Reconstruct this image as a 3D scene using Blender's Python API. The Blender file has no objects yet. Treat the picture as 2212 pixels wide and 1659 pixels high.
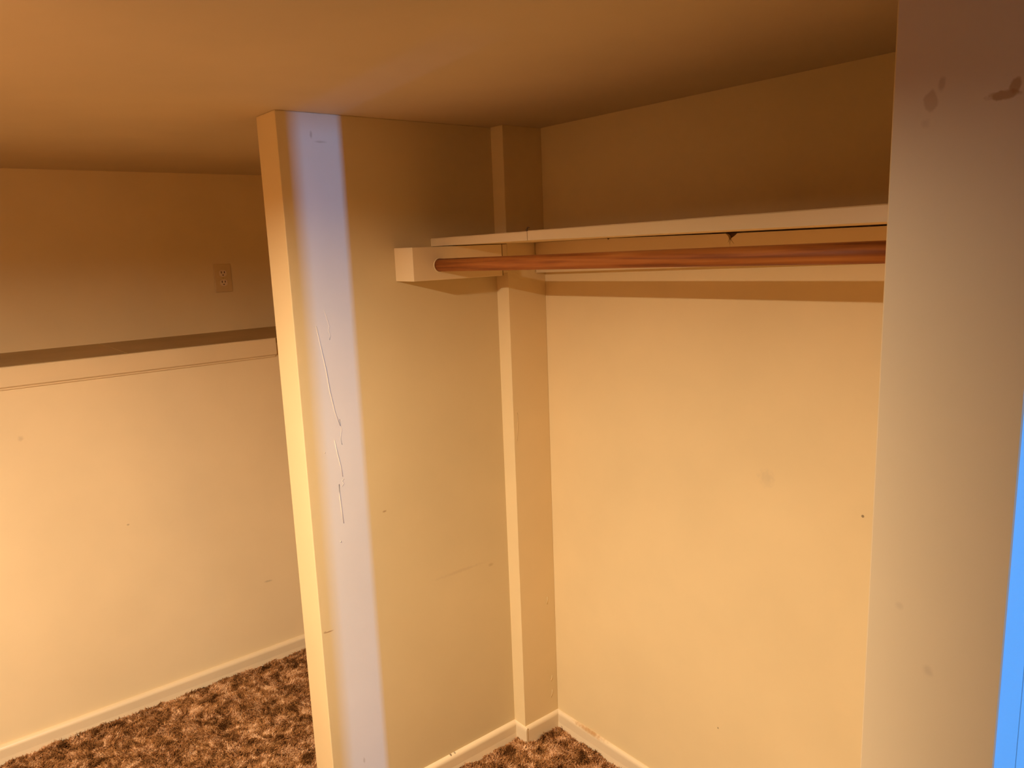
import bpy, bmesh, math, random
import numpy as np
from mathutils import Vector, Matrix

random.seed(4)
C = bpy.context.scene.collection
SC = bpy.context.scene
H = 1.65                      # eye height above the floor slab; z below is written relative to the eye

# ------------------------------------------------------------------ camera
cam_d = bpy.data.cameras.new('camera')
cam = bpy.data.objects.new('camera', cam_d)
C.objects.link(cam)
YAW, PITCH, ROLL, FPX = -0.8916, -0.18, -0.0384, 1644.8
fw = Vector((math.cos(PITCH) * math.sin(YAW), math.cos(PITCH) * math.cos(YAW), math.sin(PITCH)))
rt = Vector((math.cos(YAW), -math.sin(YAW), 0))
up = rt.cross(fw)
r2 = rt * math.cos(ROLL) + up * math.sin(ROLL)
u2 = up * math.cos(ROLL) - rt * math.sin(ROLL)
M = Matrix(((r2.x, u2.x, -fw.x), (r2.y, u2.y, -fw.y), (r2.z, u2.z, -fw.z))).to_4x4()
M.translation = (0, 0, H)
cam.matrix_world = M
cam_d.sensor_width = 36
cam_d.lens = 36 * FPX / 2212
cam_d.clip_start = 0.02
SC.camera = cam

# ------------------------------------------------------------------ world, lights, exposure
w = bpy.data.worlds.new('sky')
SC.world = w
w.use_nodes = True
w.node_tree.nodes['Background'].inputs[0].default_value = (0.25, 0.50, 1.0, 1)
w.node_tree.nodes['Background'].inputs[1].default_value = 0.6

SC.view_settings.view_transform = 'Standard'
SC.view_settings.look = 'None'
SC.view_settings.gamma = 1
SC.view_settings.use_curve_mapping = False
SC.view_settings.exposure = 0.07

LX, LY, LZ = -1.095, -0.33, 0.293      # warm ceiling light in a shallow pan, out of frame to the left


def area(name, loc, direction, sx, sy, power, col, shape='RECTANGLE'):
    d = bpy.data.lights.new(name, 'AREA')
    d.shape = shape
    d.size, d.size_y = sx, sy
    d.energy = power
    d.color = col
    o = bpy.data.objects.new(name, d)
    C.objects.link(o)
    o.location = (loc[0], loc[1], loc[2] + H)
    o.rotation_euler = Vector(direction).to_track_quat('-Z', 'Y').to_euler()
    return o


area('ceiling_lamp_light', (LX, LY, LZ), (0, 0, -1), 0.12, 0.12, 94, (1.0, 0.85, 0.69), 'DISK')
# daylight that comes through the narrow side window of the next room
area('window_daylight', (5.0, 0.175, -0.125), (-1, 0, 0), 0.07, 0.25, 370, (0.06, 0.29, 1.0))


# ------------------------------------------------------------------ materials
def new_mat(name):
    m = bpy.data.materials.new(name)
    m.use_nodes = True
    nt = m.node_tree
    return m, nt, nt.nodes['Principled BSDF']


def N(nt, kind, **kw):
    n = nt.nodes.new(kind)
    for k, v in kw.items():
        setattr(n, k, v)
    return n


def mark_mask(nt, pos, noise, c, r, wob, soft):
    """blob at c (world, z relative to the eye) with radii r, outline broken by noise"""
    s = N(nt, 'ShaderNodeVectorMath', operation='SUBTRACT')
    nt.links.new(pos, s.inputs[0])
    s.inputs[1].default_value = (c[0], c[1], c[2] + H)
    d = N(nt, 'ShaderNodeVectorMath', operation='DIVIDE')
    nt.links.new(s.outputs[0], d.inputs[0])
    d.inputs[1].default_value = r
    ln = N(nt, 'ShaderNodeVectorMath', operation='LENGTH')
    nt.links.new(d.outputs[0], ln.inputs[0])
    ma = N(nt, 'ShaderNodeMath', operation='MULTIPLY_ADD')
    nt.links.new(noise, ma.inputs[0])
    ma.inputs[1].default_value = wob
    nt.links.new(ln.outputs['Value'], ma.inputs[2])
    mr = N(nt, 'ShaderNodeMapRange', interpolation_type='SMOOTHSTEP')
    nt.links.new(ma.outputs[0], mr.inputs[0])
    mr.inputs[1].default_value = 1 + wob * 0.5 - soft
    mr.inputs[2].default_value = 1 + wob * 0.5
    mr.inputs[3].default_value = 1
    mr.inputs[4].default_value = 0
    return mr.outputs[0]


def paint(name, col, rough=0.5, spec=0.35, bump=0.03, bscale=260, marks=(), blotch=0.04):
    m, nt, b = new_mat(name)
    b.inputs['Roughness'].default_value = rough
    b.inputs['Specular IOR Level'].default_value = spec
    geo = N(nt, 'ShaderNodeNewGeometry')
    pos = geo.outputs['Position']
    n1 = N(nt, 'ShaderNodeTexNoise')
    n1.inputs['Scale'].default_value = 3.0
    n1.inputs['Detail'].default_value = 5
    nt.links.new(pos, n1.inputs['Vector'])
    mr = N(nt, 'ShaderNodeMapRange')
    nt.links.new(n1.outputs['Fac'], mr.inputs[0])
    mr.inputs[1].default_value, mr.inputs[2].default_value = 0.3, 0.7
    mr.inputs[3].default_value, mr.inputs[4].default_value = 1 - blotch, 1 + blotch
    mul = N(nt, 'ShaderNodeVectorMath', operation='SCALE')
    mul.inputs[0].default_value = col
    nt.links.new(mr.outputs[0], mul.inputs['Scale'])
    out = mul.outputs[0]
    if marks:
        n2 = N(nt, 'ShaderNodeTexNoise')
        n2.inputs['Scale'].default_value = 90
        n2.inputs['Detail'].default_value = 3
        nt.links.new(pos, n2.inputs['Vector'])
        for (c, r, mc, k, wob, soft) in marks:
            ms = mark_mask(nt, pos, n2.outputs['Fac'], c, r, wob, soft)
            f = N(nt, 'ShaderNodeMath', operation='MULTIPLY')
            nt.links.new(ms, f.inputs[0])
            f.inputs[1].default_value = k
            mx = N(nt, 'ShaderNodeMix', data_type='RGBA')
            nt.links.new(f.outputs[0], mx.inputs[0])
            nt.links.new(out, mx.inputs[6])
            mx.inputs[7].default_value = (*mc, 1)
            out = mx.outputs[2]
    nt.links.new(out, b.inputs['Base Color'])
    # orange peel of the roller plus a slow wave of the board
    n3 = N(nt, 'ShaderNodeTexNoise')
    n3.inputs['Scale'].default_value = bscale
    n3.inputs['Detail'].default_value = 2
    nt.links.new(pos, n3.inputs['Vector'])
    bp = N(nt, 'ShaderNodeBump')
    bp.inputs['Strength'].default_value = bump
    bp.inputs['Distance'].default_value = 0.002
    nt.links.new(n3.outputs['Fac'], bp.inputs['Height'])
    nt.links.new(bp.outputs[0], b.inputs['Normal'])
    return m


CREAM = (0.80, 0.61, 0.31)
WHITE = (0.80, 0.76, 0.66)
BROWN = (0.30, 0.15, 0.06)
DARK = (0.10, 0.05, 0.02)
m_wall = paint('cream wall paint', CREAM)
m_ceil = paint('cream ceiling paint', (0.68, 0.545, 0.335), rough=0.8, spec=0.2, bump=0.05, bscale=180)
m_back = paint('cream back wall paint', CREAM, marks=[
    ((-1.0, 1.59, -0.58), (0.03, 0.03, 0.03), (0.5, 0.40, 0.25), 0.25, 1.2, 0.9),
    ((-0.76, 1.59, -0.615), (0.004, 0.02, 0.004), DARK, 0.7, 0.3, 0.4),
    ((-1.13, 1.59, -1.32), (0.003, 0.02, 0.003), DARK, 0.6, 0.3, 0.4)])
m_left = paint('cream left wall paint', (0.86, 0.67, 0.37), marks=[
    ((-2.895, 1.03, -1.30), (0.03, 0.022, 0.006), (0.45, 0.33, 0.18), 0.45, 1.0, 0.8),
    ((-2.895, 0.55, -0.93), (0.03, 0.006, 0.004), (0.4, 0.28, 0.14), 0.6, 0.6, 0.6),
    ((-2.895, 0.27, -0.56), (0.03, 0.012, 0.012), (0.55, 0.40, 0.22), 0.4, 0.8, 0.8)])
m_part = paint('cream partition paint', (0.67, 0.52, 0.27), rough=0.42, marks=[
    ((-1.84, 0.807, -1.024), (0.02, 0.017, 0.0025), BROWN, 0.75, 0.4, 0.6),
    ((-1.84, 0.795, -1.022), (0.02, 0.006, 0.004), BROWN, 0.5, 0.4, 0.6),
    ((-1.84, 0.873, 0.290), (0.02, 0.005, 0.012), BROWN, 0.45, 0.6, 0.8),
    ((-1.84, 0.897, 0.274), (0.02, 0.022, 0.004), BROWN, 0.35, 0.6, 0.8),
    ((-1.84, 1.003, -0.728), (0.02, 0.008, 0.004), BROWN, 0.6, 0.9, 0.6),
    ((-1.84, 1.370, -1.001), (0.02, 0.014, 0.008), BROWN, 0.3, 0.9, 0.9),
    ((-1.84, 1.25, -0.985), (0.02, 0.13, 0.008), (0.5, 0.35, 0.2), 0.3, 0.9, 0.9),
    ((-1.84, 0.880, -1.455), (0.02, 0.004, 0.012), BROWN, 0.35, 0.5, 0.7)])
m_jamb = paint('cream divider paint', (0.80, 0.60, 0.33), rough=0.5, marks=[
    ((-0.328, 0.784, 0.118), (0.0075, 0.02, 0.0105), (0.50, 0.26, 0.11), 0.45, 1.0, 0.35),
    ((-0.3185, 0.784, 0.131), (0.0045, 0.02, 0.009), (0.45, 0.26, 0.12), 0.4, 1.0, 0.6),
    ((-0.332, 0.784, 0.098), (0.006, 0.02, 0.006), (0.45, 0.26, 0.12), 0.2, 1.0, 0.8),
    ((-0.2655, 0.784, 0.1125), (0.016, 0.02, 0.0055), (0.46, 0.22, 0.06), 0.75, 1.2, 0.35),
    ((-0.256, 0.784, 0.119), (0.007, 0.02, 0.008), (0.46, 0.22, 0.06), 0.7, 1.2, 0.4),
    ((-0.297, 0.784, -0.45), (0.008, 0.02, 0.008), (0.45, 0.30, 0.18), 0.3, 1.0, 0.9),
    ((-0.304, 0.784, -0.63), (0.012, 0.02, 0.010), (0.45, 0.30, 0.18), 0.3, 1.0, 0.9),
    ((-0.33, 0.784, -0.39), (0.006, 0.02, 0.006), (0.45, 0.30, 0.18), 0.2, 1.0, 0.9)])
m_trim = paint('cream trim enamel', (0.80, 0.61, 0.33), rough=0.38, spec=0.4, bump=0.02, bscale=60)
m_base = paint('cream baseboard enamel', (0.80, 0.625, 0.37), rough=0.36, spec=0.4, bump=0.05, bscale=70, marks=[
    ((-1.63, 1.578, -1.582), (0.10, 0.03, 0.010), (0.45, 0.22, 0.06), 0.8, 0.9, 0.8),
    ((-1.83, 1.175, -1.580), (0.03, 0.004, 0.004), DARK, 0.8, 0.5, 0.5),
    ((-1.83, 1.190, -1.580), (0.03, 0.004, 0.004), DARK, 0.6, 0.5, 0.5)])
m_ledge = paint('worn brown ledge board', (0.53, 0.375, 0.16), rough=0.6, spec=0.25, bump=0.05, bscale=40, blotch=0.12)
m_plate = paint('ivory plastic', (0.68, 0.48, 0.22), rough=0.4, spec=0.45, bump=0.0)
m_recept = paint('pale ivory plastic', (0.80, 0.62, 0.36), rough=0.35, spec=0.45, bump=0.0)
m_slot = paint('dark slot', (0.02, 0.004, 0.004), rough=0.7, bump=0.0)
m_raw = paint('bare cracked wood', (0.16, 0.085, 0.03), rough=0.9, bump=0.2, bscale=120)
m_blocker_door = paint('dark stained door', (0.19, 0.105, 0.05), rough=0.5)  # dark colour of the added light-blocking leaf
m_white = paint('white wall paint', WHITE)
m_hall = paint('brown panelled hall paint', (0.34, 0.25, 0.16))
m_metal = paint('brushed brass', (0.6, 0.42, 0.18), rough=0.3, bump=0.0)
m_metal.node_tree.nodes['Principled BSDF'].inputs['Metallic'].default_value = 1.0


def wood_rod():
    m, nt, b = new_mat('varnished rod wood')
    b.inputs['Roughness'].default_value = 0.52
    b.inputs['Specular IOR Level'].default_value = 0.22
    geo = N(nt, 'ShaderNodeNewGeometry')
    mp = N(nt, 'ShaderNodeMapping')
    mp.inputs['Scale'].default_value = (3.2, 90, 90)
    nt.links.new(geo.outputs['Position'], mp.inputs['Vector'])
    n = N(nt, 'ShaderNodeTexNoise')
    n.inputs['Scale'].default_value = 1.0
    n.inputs['Detail'].default_value = 6
    n.inputs['Distortion'].default_value = 0.6
    nt.links.new(mp.outputs[0], n.inputs['Vector'])
    cr = N(nt, 'ShaderNodeValToRGB')
    e = cr.color_ramp.elements
    e[0].position, e[0].color = 0.25, (0.15, 0.036, 0.006, 1)
    e[1].position, e[1].color = 0.75, (0.50, 0.185, 0.038, 1)
    k = e.new(0.5)
    k.color = (0.36, 0.11, 0.018, 1)
    nt.links.new(n.outputs['Fac'], cr.inputs[0])
    nt.links.new(cr.outputs[0], b.inputs['Base Color'])
    return m


m_rod = wood_rod()


def carpet_mat(name, dark):
    m, nt, b = new_mat(name)
    b.inputs['Roughness'].default_value = 0.95
    b.inputs['Specular IOR Level'].default_value = 0.05
    geo = N(nt, 'ShaderNodeNewGeometry')
    mp = N(nt, 'ShaderNodeMapping')
    mp.inputs['Scale'].default_value = (1, 1, 0.2)
    nt.links.new(geo.outputs['Position'], mp.inputs['Vector'])
    a = N(nt, 'ShaderNodeTexNoise')
    a.inputs['Scale'].default_value = 21
    a.inputs['Detail'].default_value = 4
    a.inputs['Roughness'].default_value = 0.65
    a.inputs['Distortion'].default_value = 0.8
    nt.links.new(mp.outputs[0], a.inputs['Vector'])
    f = N(nt, 'ShaderNodeTexNoise')
    f.inputs['Scale'].default_value = 240
    f.inputs['Detail'].default_value = 2
    nt.links.new(geo.outputs['Position'], f.inputs['Vector'])
    mx = N(nt, 'ShaderNodeMath', operation='MULTIPLY_ADD')
    nt.links.new(f.outputs['Fac'], mx.inputs[0])
    mx.inputs[1].default_value = 0.30
    nt.links.new(a.outputs['Fac'], mx.inputs[2])
    cr = N(nt, 'ShaderNodeValToRGB')
    e = cr.color_ramp.elements
    e[0].position, e[0].color = 0.50, (0.105, 0.038, 0.009, 1)
    e[1].position, e[1].color = 0.84, (0.98, 0.63, 0.33, 1)
    k = e.new(0.66)
    k.color = (0.48, 0.22, 0.072, 1)
    nt.links.new(mx.outputs[0], cr.inputs[0])
    s = N(nt, 'ShaderNodeVectorMath', operation='SCALE')
    nt.links.new(cr.outputs[0], s.inputs[0])
    s.inputs['Scale'].default_value = dark
    nt.links.new(s.outputs[0], b.inputs['Base Color'])
    return m


m_carpet = carpet_mat('brown mottled carpet pile', 1.0)
m_backing = carpet_mat('brown carpet backing', 0.7)


# ------------------------------------------------------------------ mesh helpers
def link(name, bm, mat, parent=None, smooth=False):
    me = bpy.data.meshes.new(name)
    bmesh.ops.recalc_face_normals(bm, faces=bm.faces)
    bm.to_mesh(me)
    bm.free()
    me.materials.append(mat)
    if smooth:
        for p in me.polygons:
            p.use_smooth = True
    o = bpy.data.objects.new(name, me)
    C.objects.link(o)
    if parent:
        o.parent = parent
        o.matrix_parent_inverse = parent.matrix_world.inverted()
    return o


def add_box(bm, lo, hi, bevel=0.0, seg=2):
    vs = bmesh.ops.create_cube(bm, size=1)['verts']
    c = [(a + b) / 2 for a, b in zip(lo, hi)]
    d = [b - a for a, b in zip(lo, hi)]
    for v in vs:
        v.co = Vector((v.co.x * d[0] + c[0], v.co.y * d[1] + c[1], v.co.z * d[2] + c[2] + H))
    if bevel:
        es = list({e for v in vs for e in v.link_edges})
        bmesh.ops.bevel(bm, geom=es, offset=bevel, segments=seg, affect='EDGES', profile=0.5)


def box(name, lo, hi, mat, parent=None, bevel=0.0, seg=2):
    bm = bmesh.new()
    add_box(bm, lo, hi, bevel, seg)
    return link(name, bm, mat, parent)


def structure(o, label=None):
    o['kind'] = 'structure'
    if label:
        o['label'] = label
    return o


def thing(o, label, cat, group=None):
    o['label'] = label
    o['category'] = cat
    if group:
        o['group'] = group
    return o


def empty(name, loc):
    o = bpy.data.objects.new(name, None)
    C.objects.link(o)
    o.location = (loc[0], loc[1], loc[2] + H)
    bpy.context.view_layer.update()
    return o


def prism(name, prof, axis, a, b, mat, parent=None, bevel=0.0):
    """extrude a closed profile [(p, z)] along 'x' (p = y) or 'y' (p = x) from a to b"""
    bm = bmesh.new()
    rows = []
    for t in (a, b):
        rows.append([bm.verts.new((t, p, z + H) if axis == 'x' else (p, t, z + H)) for p, z in prof])
    n = len(prof)
    for i in range(n):
        bm.faces.new((rows[0][i], rows[0][(i + 1) % n], rows[1][(i + 1) % n], rows[1][i]))
    bm.faces.new(rows[0][::-1])
    bm.faces.new(rows[1])
    if bevel:
        bmesh.ops.bevel(bm, geom=bm.edges[:], offset=bevel, segments=1, affect='EDGES')
    return link(name, bm, mat, parent)


def tube(bm, pts, rad, seg=12, caps=True):
    rings = []
    pts = [Vector((p[0], p[1], p[2] + H)) for p in pts]
    rads = rad if isinstance(rad, (list, tuple)) else [rad] * len(pts)
    for i, p in enumerate(pts):
        t = (pts[min(i + 1, len(pts) - 1)] - pts[max(i - 1, 0)]).normalized()
        a = t.cross(Vector((0, 0, 1)))
        if a.length < 1e-3:
            a = t.cross(Vector((1, 0, 0)))
        a.normalize()
        b = t.cross(a)
        rings.append([bm.verts.new(p + (a * math.cos(2 * math.pi * k / seg) + b * math.sin(2 * math.pi * k / seg)) * rads[i])
                      for k in range(seg)])
    for r0, r1 in zip(rings, rings[1:]):
        for k in range(seg):
            bm.faces.new((r0[k], r0[(k + 1) % seg], r1[(k + 1) % seg], r1[k]))
    if caps:
        bm.faces.new(rings[0][::-1])
        bm.faces.new(rings[-1])


# ------------------------------------------------------------------ the room
A, B, EY, EX, PX, PY, ZC = -1.84, 1.59, 0.784, -1.959, -1.785, 1.4415, 0.343
L, LU, ZL = -2.895, -3.355, -0.32
ZF, ZP = -1.65, -1.637          # slab and nominal carpet surface
XR, YF = 5.0, -2.2
BACK, RGT, DIV0, DIV1 = B, XR, -0.365, -0.2285

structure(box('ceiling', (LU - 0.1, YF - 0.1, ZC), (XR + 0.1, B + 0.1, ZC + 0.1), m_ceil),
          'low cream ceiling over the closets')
structure(box('floor', (LU - 0.1, YF - 0.1, ZF - 0.1), (XR + 0.1, B + 0.1, ZF), m_backing))
wall_back = structure(box('wall_back', (LU - 0.1, B, ZF), (XR + 0.1, B + 0.1, ZC), m_back),
                      'cream back wall behind the shelf and rod')
structure(box('wall_left', (LU - 0.1, YF, ZL - 0.04), (LU, B, ZC), m_wall), 'cream upper wall set back above the ledge')
wall_low = structure(box('wall_left_lower', (LU - 0.1, YF, ZF), (L, B, ZL - 0.022), m_left),
                     'cream lower wall under the ledge')
structure(box('wall_front', (LU - 0.1, YF - 0.1, ZF), (XR + 0.1, YF, ZC), m_wall))
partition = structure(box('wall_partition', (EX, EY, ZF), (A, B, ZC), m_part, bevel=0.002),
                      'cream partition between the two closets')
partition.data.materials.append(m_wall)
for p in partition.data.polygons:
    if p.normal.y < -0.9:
        p.material_index = 1  # lighter cream on the end face imitates the stronger light there
pilaster = structure(box('wall_pilaster', (A - 0.01, PY, ZF), (PX, B, ZC), m_wall, bevel=0.0015),
                     'narrow boxed-in post in the corner')
divider = structure(box('wall_divider', (DIV0, EY, ZF), (DIV1, B, ZC), m_jamb, bevel=0.002),
                    'cream end of the closet wall with chipped marks')

# next room on the right: daylight comes in through a narrow side window
bm = bmesh.new()
WY0, WY1, WZ0, WZ1 = 0.140, 0.210, -0.25, 0.0
KY = 0.584
add_box(bm, (XR, YF, ZF), (XR + 0.1, WY0, ZC))
add_box(bm, (XR, WY1, ZF), (XR + 0.1, B, ZC))
add_box(bm, (XR, WY0, ZF), (XR + 0.1, WY1, WZ0))
add_box(bm, (XR, WY0, WZ1), (XR + 0.1, WY1, ZC))
structure(link('wall_right', bm, m_hall))
structure(box('blocker_wall', (0.60, YF, ZF), (0.72, KY, ZC), m_hall))  # added out of view; its end cuts one edge of the daylight stripe
structure(box('blocker_header', (0.60, KY - 0.01, 0.185), (0.72, B, ZC), m_hall))  # unseen header added to keep the daylight off the ceiling
structure(box('wall_hall_stub', (-1.0, YF, ZF), (-0.88, -0.925, ZC), m_hall))

blocker_door = structure(box('blocker_door_1', (-0.968, -0.92, ZF + 0.02), (-0.93, -0.148, ZC - 0.012), m_blocker_door, bevel=0.002))  # unseen leaf added to keep lamp light off the divider end
bm = bmesh.new()
tube(bm, [(-0.93, -0.20, -0.70), (-0.903, -0.20, -0.70), (-0.893, -0.20, -0.70), (-0.873, -0.20, -0.70), (-0.863, -0.20, -0.70)],
     [0.012, 0.012, 0.024, 0.026, 0.012], 16)
link('blocker_door_knob', bm, m_metal, blocker_door, True)

# edge strip on the daylit side of the closet wall
for v in divider.data.vertices:          # end face skewed to turn it away from the side daylight
    if v.co.y < EY + 0.05 and v.co.x > DIV0 + 0.06:
        v.co.y -= 0.0115
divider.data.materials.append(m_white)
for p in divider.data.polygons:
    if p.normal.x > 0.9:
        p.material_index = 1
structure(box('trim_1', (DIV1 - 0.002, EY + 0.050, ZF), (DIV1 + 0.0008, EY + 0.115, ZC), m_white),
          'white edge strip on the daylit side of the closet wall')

# flush ceiling lamp bezel (the lamp itself is the disk light in it)
bm = bmesh.new()
seg = 48
prof = [(0.0, LZ + 0.004), (0.0608, LZ + 0.004), (0.0612, LZ - 0.0125), (0.066, LZ - 0.0125), (0.074, ZC + 0.002), (0.0, ZC + 0.002)]
rings = [[bm.verts.new((LX + r * math.cos(2 * math.pi * k / seg), LY + r * math.sin(2 * math.pi * k / seg), z + H))
          for k in range(seg)] for r, z in prof]
for i in range(len(prof)):
    for k in range(seg):
        a, b = rings[i], rings[(i + 1) % len(prof)]
        bm.faces.new((a[k], a[(k + 1) % seg], b[(k + 1) % seg], b[k]))
structure(link('trim_2', bm, m_trim, None, True))

# ------------------------------------------------------------------ ledge of the left closet
TY = 1.149
prof = [(L, -0.386), (L + 0.012, -0.386), (L + 0.014, -0.383), (L + 0.014, -0.327), (L + 0.011, ZL - 0.001), (L, ZL - 0.001)]
structure(prism('trim_3', prof, 'y', YF, TY, m_trim), 'cream trim board along the front of the ledge')
prof = [(L, -0.394), (L + 0.006, -0.394), (L + 0.007, -0.389), (L + 0.006, -0.3862), (L, -0.3862)]
structure(prism('trim_4', prof, 'y', YF, TY - 0.004, m_trim), 'thin bead under the ledge trim')
ledge = structure(box('trim_5', (LU, YF, ZL - 0.022), (L - 0.001, 0.62, ZL), m_ledge, bevel=0.0012), 'dark worn board on top of the ledge')
structure(box('trim_6', (LU, 0.622, ZL - 0.022), (L - 0.001, B, ZL), m_ledge, bevel=0.0012), 'second dark board on top of the ledge, nearer the partition')


# ------------------------------------------------------------------ baseboards
def base_profile(face, sign, th=0.012, top=-1.580, flare=0.004):
    """round-topped painted board with a slightly flared foot"""
    p = [(face, ZF + 0.001), (face + sign * (th + flare), ZF + 0.001), (face + sign * th, ZF + 0.03)]
    for k in range(7):
        a = k / 6 * math.pi / 2
        p.append((face + sign * (th * math.cos(a)), top - 0.014 + 0.014 * math.sin(a)))
    return p


structure(prism('baseboard_left', base_profile(L, 1, 0.016), 'y', YF, B, m_base), 'cream baseboard under the left lower wall')
structure(prism('baseboard_partition', base_profile(A, 1, 0.013), 'y', EY + 0.004, PY - 0.0005, m_base), 'cream baseboard along the partition')
structure(prism('baseboard_pilaster_front', base_profile(PY, -1, 0.006, flare=0.001), 'x', A + 0.001, PX + 0.0125, m_base), 'cream baseboard on the narrow post front')
structure(prism('baseboard_pilaster_side', base_profile(PX, 1, 0.011, flare=0.001), 'y', PY - 0.0005, B, m_base), 'cream baseboard on the post side')
structure(prism('baseboard_back', base_profile(B, -1, 0.010), 'x', PX + 0.0005, DIV0, m_base), 'cream baseboard along the back wall with a brown stain')

# ------------------------------------------------------------------ carpet
rng = np.random.default_rng(3)


def carpet(regions, density, name):
    P = []
    for (x0, x1, y0, y1) in regions:
        n = int((x1 - x0) * (y1 - y0) * density)
        P.append(np.column_stack([rng.uniform(x0, x1, n), rng.uniform(y0, y1, n)]))
    P = np.concatenate(P)
    n = len(P)

    def nz(s, seed):          # cheap smooth lumps
        r = np.random.default_rng(seed)
        v = np.zeros(n)
        for _ in range(10):
            k = r.normal(0, s, 2)
            v += np.sin(P @ k + r.uniform(0, 6.28))
        return v / 3.2
    lump = nz(70, 1)
    ang = nz(26, 2) * 2.2 + rng.normal(0, 0.9, n)
    lean = np.abs(rng.normal(0.55, 0.35, n))
    hgt = 0.017 * (1 + 0.30 * lump) * rng.uniform(0.7, 1.3, n)
    wid = rng.uniform(0.0009, 0.0021, n)
    dx, dy = np.cos(ang), np.sin(ang)
    tw = rng.uniform(0, 6.28, n)
    ex, ey = np.cos(tw) * wid, np.sin(tw) * wid
    z0 = ZF + H + 0.001
    base = np.column_stack([P, np.full(n, z0)])
    e = np.column_stack([ex, ey, np.zeros(n)])
    d = np.column_stack([dx, dy, np.zeros(n)])
    up = np.array([0, 0, 1.0])
    mid = base + up * (hgt * 0.62)[:, None] + d * (hgt * 0.25 * lean)[:, None]
    tip = base + up * (hgt * np.cos(np.clip(lean, 0, 1.2)))[:, None] + d * (hgt * 1.1 * np.sin(np.clip(lean, 0, 1.2)))[:, None]
    V = np.empty((n, 5, 3))
    V[:, 0] = base - e
    V[:, 1] = base + e
    V[:, 2] = mid + e * 1.1
    V[:, 3] = mid - e * 1.1
    V[:, 4] = tip
    me = bpy.data.meshes.new(name)
    idx = np.arange(n)[:, None] * 5
    quads = idx + np.array([0, 1, 2, 3])
    tris = idx + np.array([3, 2, 4])
    loops = np.concatenate([quads.ravel(), tris.ravel()]).astype(np.int32)
    starts = np.concatenate([np.arange(n) * 4, n * 4 + np.arange(n) * 3]).astype(np.int32)
    me.vertices.add(n * 5)
    me.vertices.foreach_set('co', V.ravel())
    me.loops.add(len(loops))
    me.loops.foreach_set('vertex_index', loops)
    me.polygons.add(2 * n)
    me.polygons.foreach_set('loop_start', starts)
    me.update(calc_edges=True)
    me.validate()
    me.materials.append(m_carpet)
    o = bpy.data.objects.new(name, me)
    C.objects.link(o)
    o['kind'] = 'stuff'
    o['category'] = 'carpet'
    o['label'] = 'mottled brown shag carpet on the closet floors'
    return o


carpet([(L + 0.014, EX - 0.002, -0.30, B - 0.004), (A + 0.012, PX + 0.012, EY, PY - 0.008), (PX + 0.012, DIV0, 0.55, B - 0.010)], 200000, 'carpet')

# ------------------------------------------------------------------ shelf, cleats and rod
CY0, CY1, CX = 1.089, 1.392, -1.747
YS = 1.21
shelf = empty('closet_shelf', (-1.2, YS, 0.01))
thing(shelf, 'long cream painted shelf above the wooden closet rod', 'shelf')
SJ = -1.418


def shelf_board(x0, x1, zb0, zb1, zt0, zt1):
    bm = bmesh.new()
    nx = 10
    pr = []
    for i in range(nx + 1):
        t = i / nx
        x = x0 + (x1 - x0) * t
        zb = zb0 + (zb1 - zb0) * t + random.uniform(0, .0005)
        zt = zt0 + (zt1 - zt0) * t + random.uniform(0, .0005)
        yb = PY - 0.001 if x < PX else B
        pr.append([bm.verts.new((x, y, z + H)) for y, z in
                   ((YS, zb), (YS, zt - 0.002), (YS + 0.002, zt), (yb, zt), (yb, zb))])
    for a, b in zip(pr, pr[1:]):
        for k in range(5):
            bm.faces.new((a[k], b[k], b[(k + 1) % 5], a[(k + 1) % 5]))
    bm.faces.new(pr[0][::-1])
    bm.faces.new(pr[-1])
    return link('shelf_board', bm, m_trim, shelf)


shelf_board(A + 0.0005, SJ - 0.0016, 0.0052, 0.0100, 0.0275, 0.0320)
shelf_board(SJ + 0.0004, DIV0 - 0.001, 0.0100, 0.0145, 0.0330, 0.0430)
# lifted flake of paint standing up at the joint
bm = bmesh.new()
tube(bm, [(SJ - 0.004, YS + 0.004, 0.030), (SJ - 0.007, YS + 0.004, 0.036), (SJ - 0.005, YS + 0.006, 0.041), (SJ + 0.001, YS + 0.006, 0.040)],
     [0.003, 0.0028, 0.0022, 0.001], 6)
link('paint_flake', bm, m_raw, shelf)

# cleat on the partition with the rod socket bored in it
cl = box('shelf_cleat', (A, CY0, -0.0855), (CX, CY1, 0.0045), m_trim, bevel=0.0016)
thing(cl, 'short thick cream cleat on the partition holding the rod end', 'cleat')
box('filler_block', (A, CY1 + 0.0018, -0.0785), (PX, PY, 0.0045), m_trim, cl, bevel=0.0008)
box('seam_shadow', (A, CY1 - 0.0002, -0.085), (CX - 0.0004, CY1 + 0.002, 0.0042), m_raw, cl)  # dark strip standing in for the contact shadow at the cleat end
RY, RZ0, RZ1, RR = 1.174, -0.0455, -0.029, 0.0172
bm = bmesh.new()
rg = []
for (r, x) in ((RR + 0.0002, CX - 0.001), (RR + 0.0002, CX + 0.0016), (RR + 0.0022, CX + 0.0016), (RR + 0.0032, CX - 0.001)):
    rg.append([bm.verts.new((x, RY + r * math.cos(2 * math.pi * k / 32), RZ0 + r * math.sin(2 * math.pi * k / 32) + H)) for k in range(32)])
for i in range(4):
    for k in range(32):
        a, b = rg[i], rg[(i + 1) % 4]
        bm.faces.new((a[k], a[(k + 1) % 32], b[(k + 1) % 32], b[k]))
ring = link('socket_rim', bm, m_trim, cl, True)
ring['label'] = 'crusted paint ring round the rod hole'


# cleat along the back wall, with a chipped knot and a small dent in its top edge
CF = 1.551


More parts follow.
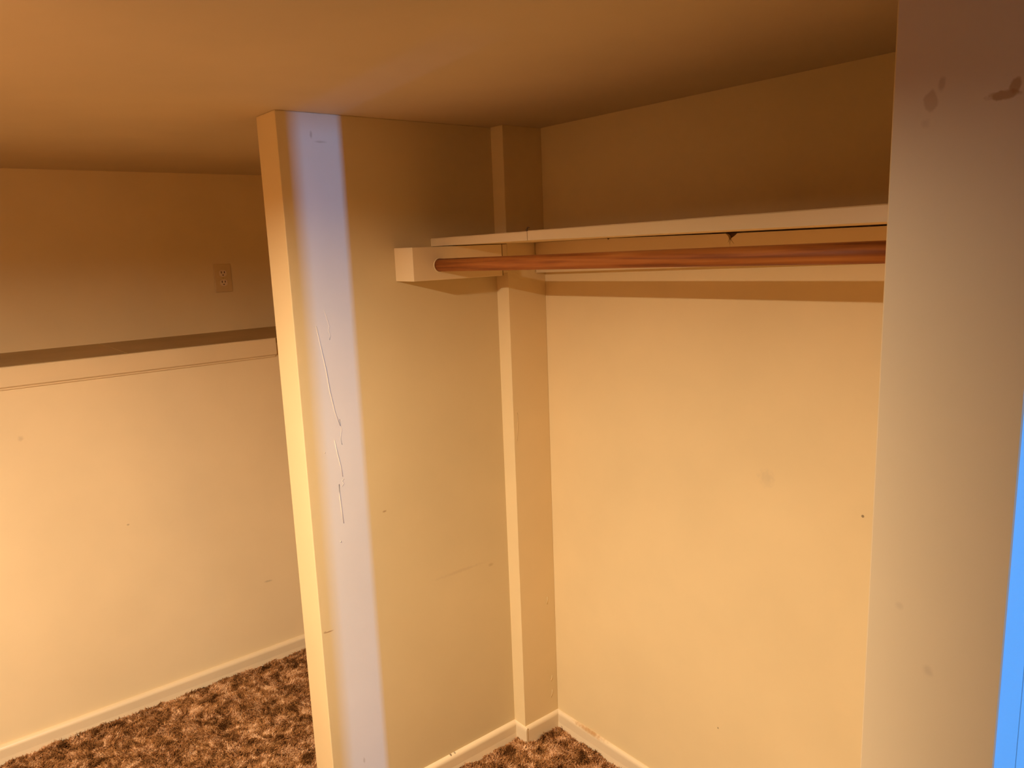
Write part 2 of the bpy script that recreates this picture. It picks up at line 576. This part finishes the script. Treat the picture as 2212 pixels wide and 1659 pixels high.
def back_cleat():
    x0, x1 = PX + 0.003, DIV0
    zt = lambda x: (0.0048 + (x - A) * 0.01137 if x < SJ else 0.0096 + (x - SJ) * 0.004273 - 0.0028)
    zb = lambda x: -0.0855 + (x - x0) * 0.026
    top = [(x0, zt(x0)), (-1.6, zt(-1.6)), (-1.482, zt(-1.482)), (-1.477, zt(-1.477) - 0.004), (-1.472, zt(-1.472)),
           (-1.097, zt(-1.097)), (-1.0905, zt(-1.09) - 0.006), (-1.0850, zt(-1.085) - 0.0165), (-1.080, zt(-1.080) - 0.010),
           (-1.0725, zt(-1.072) - 0.006), (-1.065, zt(-1.065)), (-0.9, zt(-0.9)), (x1, zt(x1))]
    bm = bmesh.new()
    f = [[bm.verts.new((x, y, z + H)) for x, z in top] for y in (CF, B)]
    g = [[bm.verts.new((x, y, zb(x) + H)) for x, z in top] for y in (CF, B)]
    n = len(top)
    for i in range(n - 1):
        bm.faces.new((f[0][i], f[0][i + 1], g[0][i + 1], g[0][i]))
        bm.faces.new((f[1][i], f[1][i + 1], g[1][i + 1], g[1][i]))
        bm.faces.new((f[0][i], f[0][i + 1], f[1][i + 1], f[1][i]))
        bm.faces.new((g[0][i], g[0][i + 1], g[1][i + 1], g[1][i]))
    for i in (0, n - 1):
        bm.faces.new((f[0][i], g[0][i], g[1][i], f[1][i]))
    o = link('shelf_cleat', bm, m_trim)
    thing(o, 'long thin cream cleat along the back wall with a chipped knot hole', 'cleat')
    # bare wood showing inside the chip, and the fine cracks below it
    bm = bmesh.new()
    vs = [bm.verts.new((x, CF + 0.010, z + H)) for x, z in ((-1.099, zt(-1.099)), (-1.063, zt(-1.063)), (-1.085, zt(-1.085) - 0.019))]
    bm.faces.new(vs)
    vs2 = [bm.verts.new((v.co.x, CF + 0.012, v.co.z)) for v in vs]
    bm.faces.new(vs2[::-1])
    for i in range(3):
        bm.faces.new((vs[i], vs[(i + 1) % 3], vs2[(i + 1) % 3], vs2[i]))
    k = link('knot_hole', bm, m_raw, o)
    k['label'] = 'bare dark wood inside the chip'
    for pts in ([(-1.0845, CF, zt(-1.085) - 0.015), (-1.0852, CF, zt(-1.085) - 0.022), (-1.0848, CF, zt(-1.085) - 0.031)],
                [(-1.083, CF, zt(-1.083) - 0.013), (-1.079, CF, zt(-1.079) - 0.019), (-1.0735, CF, zt(-1.074) - 0.024)],
                [(-1.0865, CF, zt(-1.087) - 0.012), (-1.089, CF, zt(-1.089) - 0.018), (-1.0905, CF, zt(-1.09) - 0.021)]):
        bm = bmesh.new()
        tube(bm, pts, [0.0006, 0.0004, 0.0002], 5)
        link('crack', bm, m_raw, o)
    return o


back_cleat()

# the rod
bm = bmesh.new()
pts = [(CX - 0.004 + (DIV0 - CX + 0.003) * t, RY, RZ0 + (RZ1 - RZ0) * t) for t in (0, .2, .4, .6, .8, 1)]
tube(bm, pts, RR, 40)
rod = link('closet_rod', bm, m_rod, None, True)
thing(rod, 'round reddish brown wooden closet rod under the cream shelf', 'rod')

# ------------------------------------------------------------------ wall outlet
out = empty('wall_outlet', (LU, 1.13, -0.152))
thing(out, 'duplex electrical outlet with ivory plate on the upper left wall', 'outlet')
bm = bmesh.new()
add_box(bm, (LU, 1.0935, -0.1515), (LU + 0.0045, 1.1665, -0.0315), 0.002, 2)
link('cover_plate', bm, m_plate, out)
for zc in (-0.0715, -0.1115):
    bm = bmesh.new()
    pts = []
    for k in range(24):
        a = 2 * math.pi * k / 24
        pts.append((1.13 + max(-0.0155, min(0.0155, 0.0175 * math.cos(a))), zc + 0.0145 * math.sin(a)))
    r0 = [bm.verts.new((LU + 0.0035, y, z + H)) for y, z in pts]
    r1 = [bm.verts.new((LU + 0.0070, y, z + H)) for y, z in pts]
    for k in range(24):
        bm.faces.new((r0[k], r0[(k + 1) % 24], r1[(k + 1) % 24], r1[k]))
    bm.faces.new(r1)
    rc = link('receptacle', bm, m_recept, out)
    for (dy, dz, sy, sz) in ((-0.0066, 0.0045, 0.0015, 0.0046), (0.0066, 0.0045, 0.0015, 0.0040)):
        link('slot', (lambda q: (add_box(q, (LU + 0.0062, 1.13 + dy - sy, zc + dz - sz), (LU + 0.0073, 1.13 + dy + sy, zc + dz + sz)), q)[1])(bmesh.new()), m_slot, rc)
    bm = bmesh.new()
    tube(bm, [(LU + 0.0062, 1.13, zc - 0.0072), (LU + 0.0073, 1.13, zc - 0.0072)], 0.0026, 12)
    link('slot', bm, m_slot, rc)
bm = bmesh.new()
tube(bm, [(LU + 0.004, 1.13, -0.0915), (LU + 0.0055, 1.13, -0.0915)], 0.003, 12)
link('screw', bm, m_metal, out)


# ------------------------------------------------------------------ paint ridges on the partition and the post
def ridge(face, pts, rad, parent):
    bm = bmesh.new()
    n = len(pts)
    P3 = [(face + rad * 0.15, y, z) for y, z in pts]
    tube(bm, P3, [rad * (0.35 + 0.65 * math.sin(math.pi * (i + 0.5) / n)) for i in range(n)], 6)
    link('paint_ridge', bm, parent.data.materials[0], parent, True)


ridge(A, [(0.844, -0.186), (0.852, -0.24), (0.861, -0.30), (0.867, -0.36), (0.877, -0.42), (0.889, -0.458)], 0.0016, partition)
ridge(A, [(0.869, -0.493), (0.874, -0.53), (0.881, -0.57), (0.884, -0.598)], 0.0015, partition)
ridge(A, [(0.872, -0.617), (0.871, -0.65), (0.873, -0.69), (0.876, -0.729)], 0.0016, partition)
ridge(A, [(0.870, -0.147), (0.876, -0.17), (0.881, -0.19), (0.877, -0.20), (0.882, -0.215), (0.878, -0.225)], 0.0009, partition)
ridge(A, [(0.889, -0.44), (0.892, -0.47), (0.887, -0.49), (0.890, -0.51)], 0.0009, partition)
ridge(A, [(0.888, -0.605), (0.881, -0.610), (0.886, -0.618), (0.880, -0.625)], 0.0011, partition)
ridge(A, [(0.862, -0.776), (0.864, -0.780)], 0.0018, partition)
ridge(A, [(0.838, -0.521), (0.839, -0.524)], 0.0014, partition)
ridge(PX, [(1.461, -0.515), (1.459, -0.54), (1.456, -0.57), (1.452, -0.60)], 0.0008, pilaster)
ridge(PX, [(1.458, -0.51), (1.459, -0.535), (1.457, -0.55)], 0.0006, pilaster)
ridge(PX, [(1.557, -1.155), (1.557, -1.168), (1.554, -1.18)], 0.0012, pilaster)
ridge(PX, [(1.567, -1.445), (1.566, -1.456), (1.561, -1.464)], 0.0013, pilaster)
ridge(PX, [(1.566, -1.498), (1.565, -1.512), (1.559, -1.524)], 0.0013, pilaster)
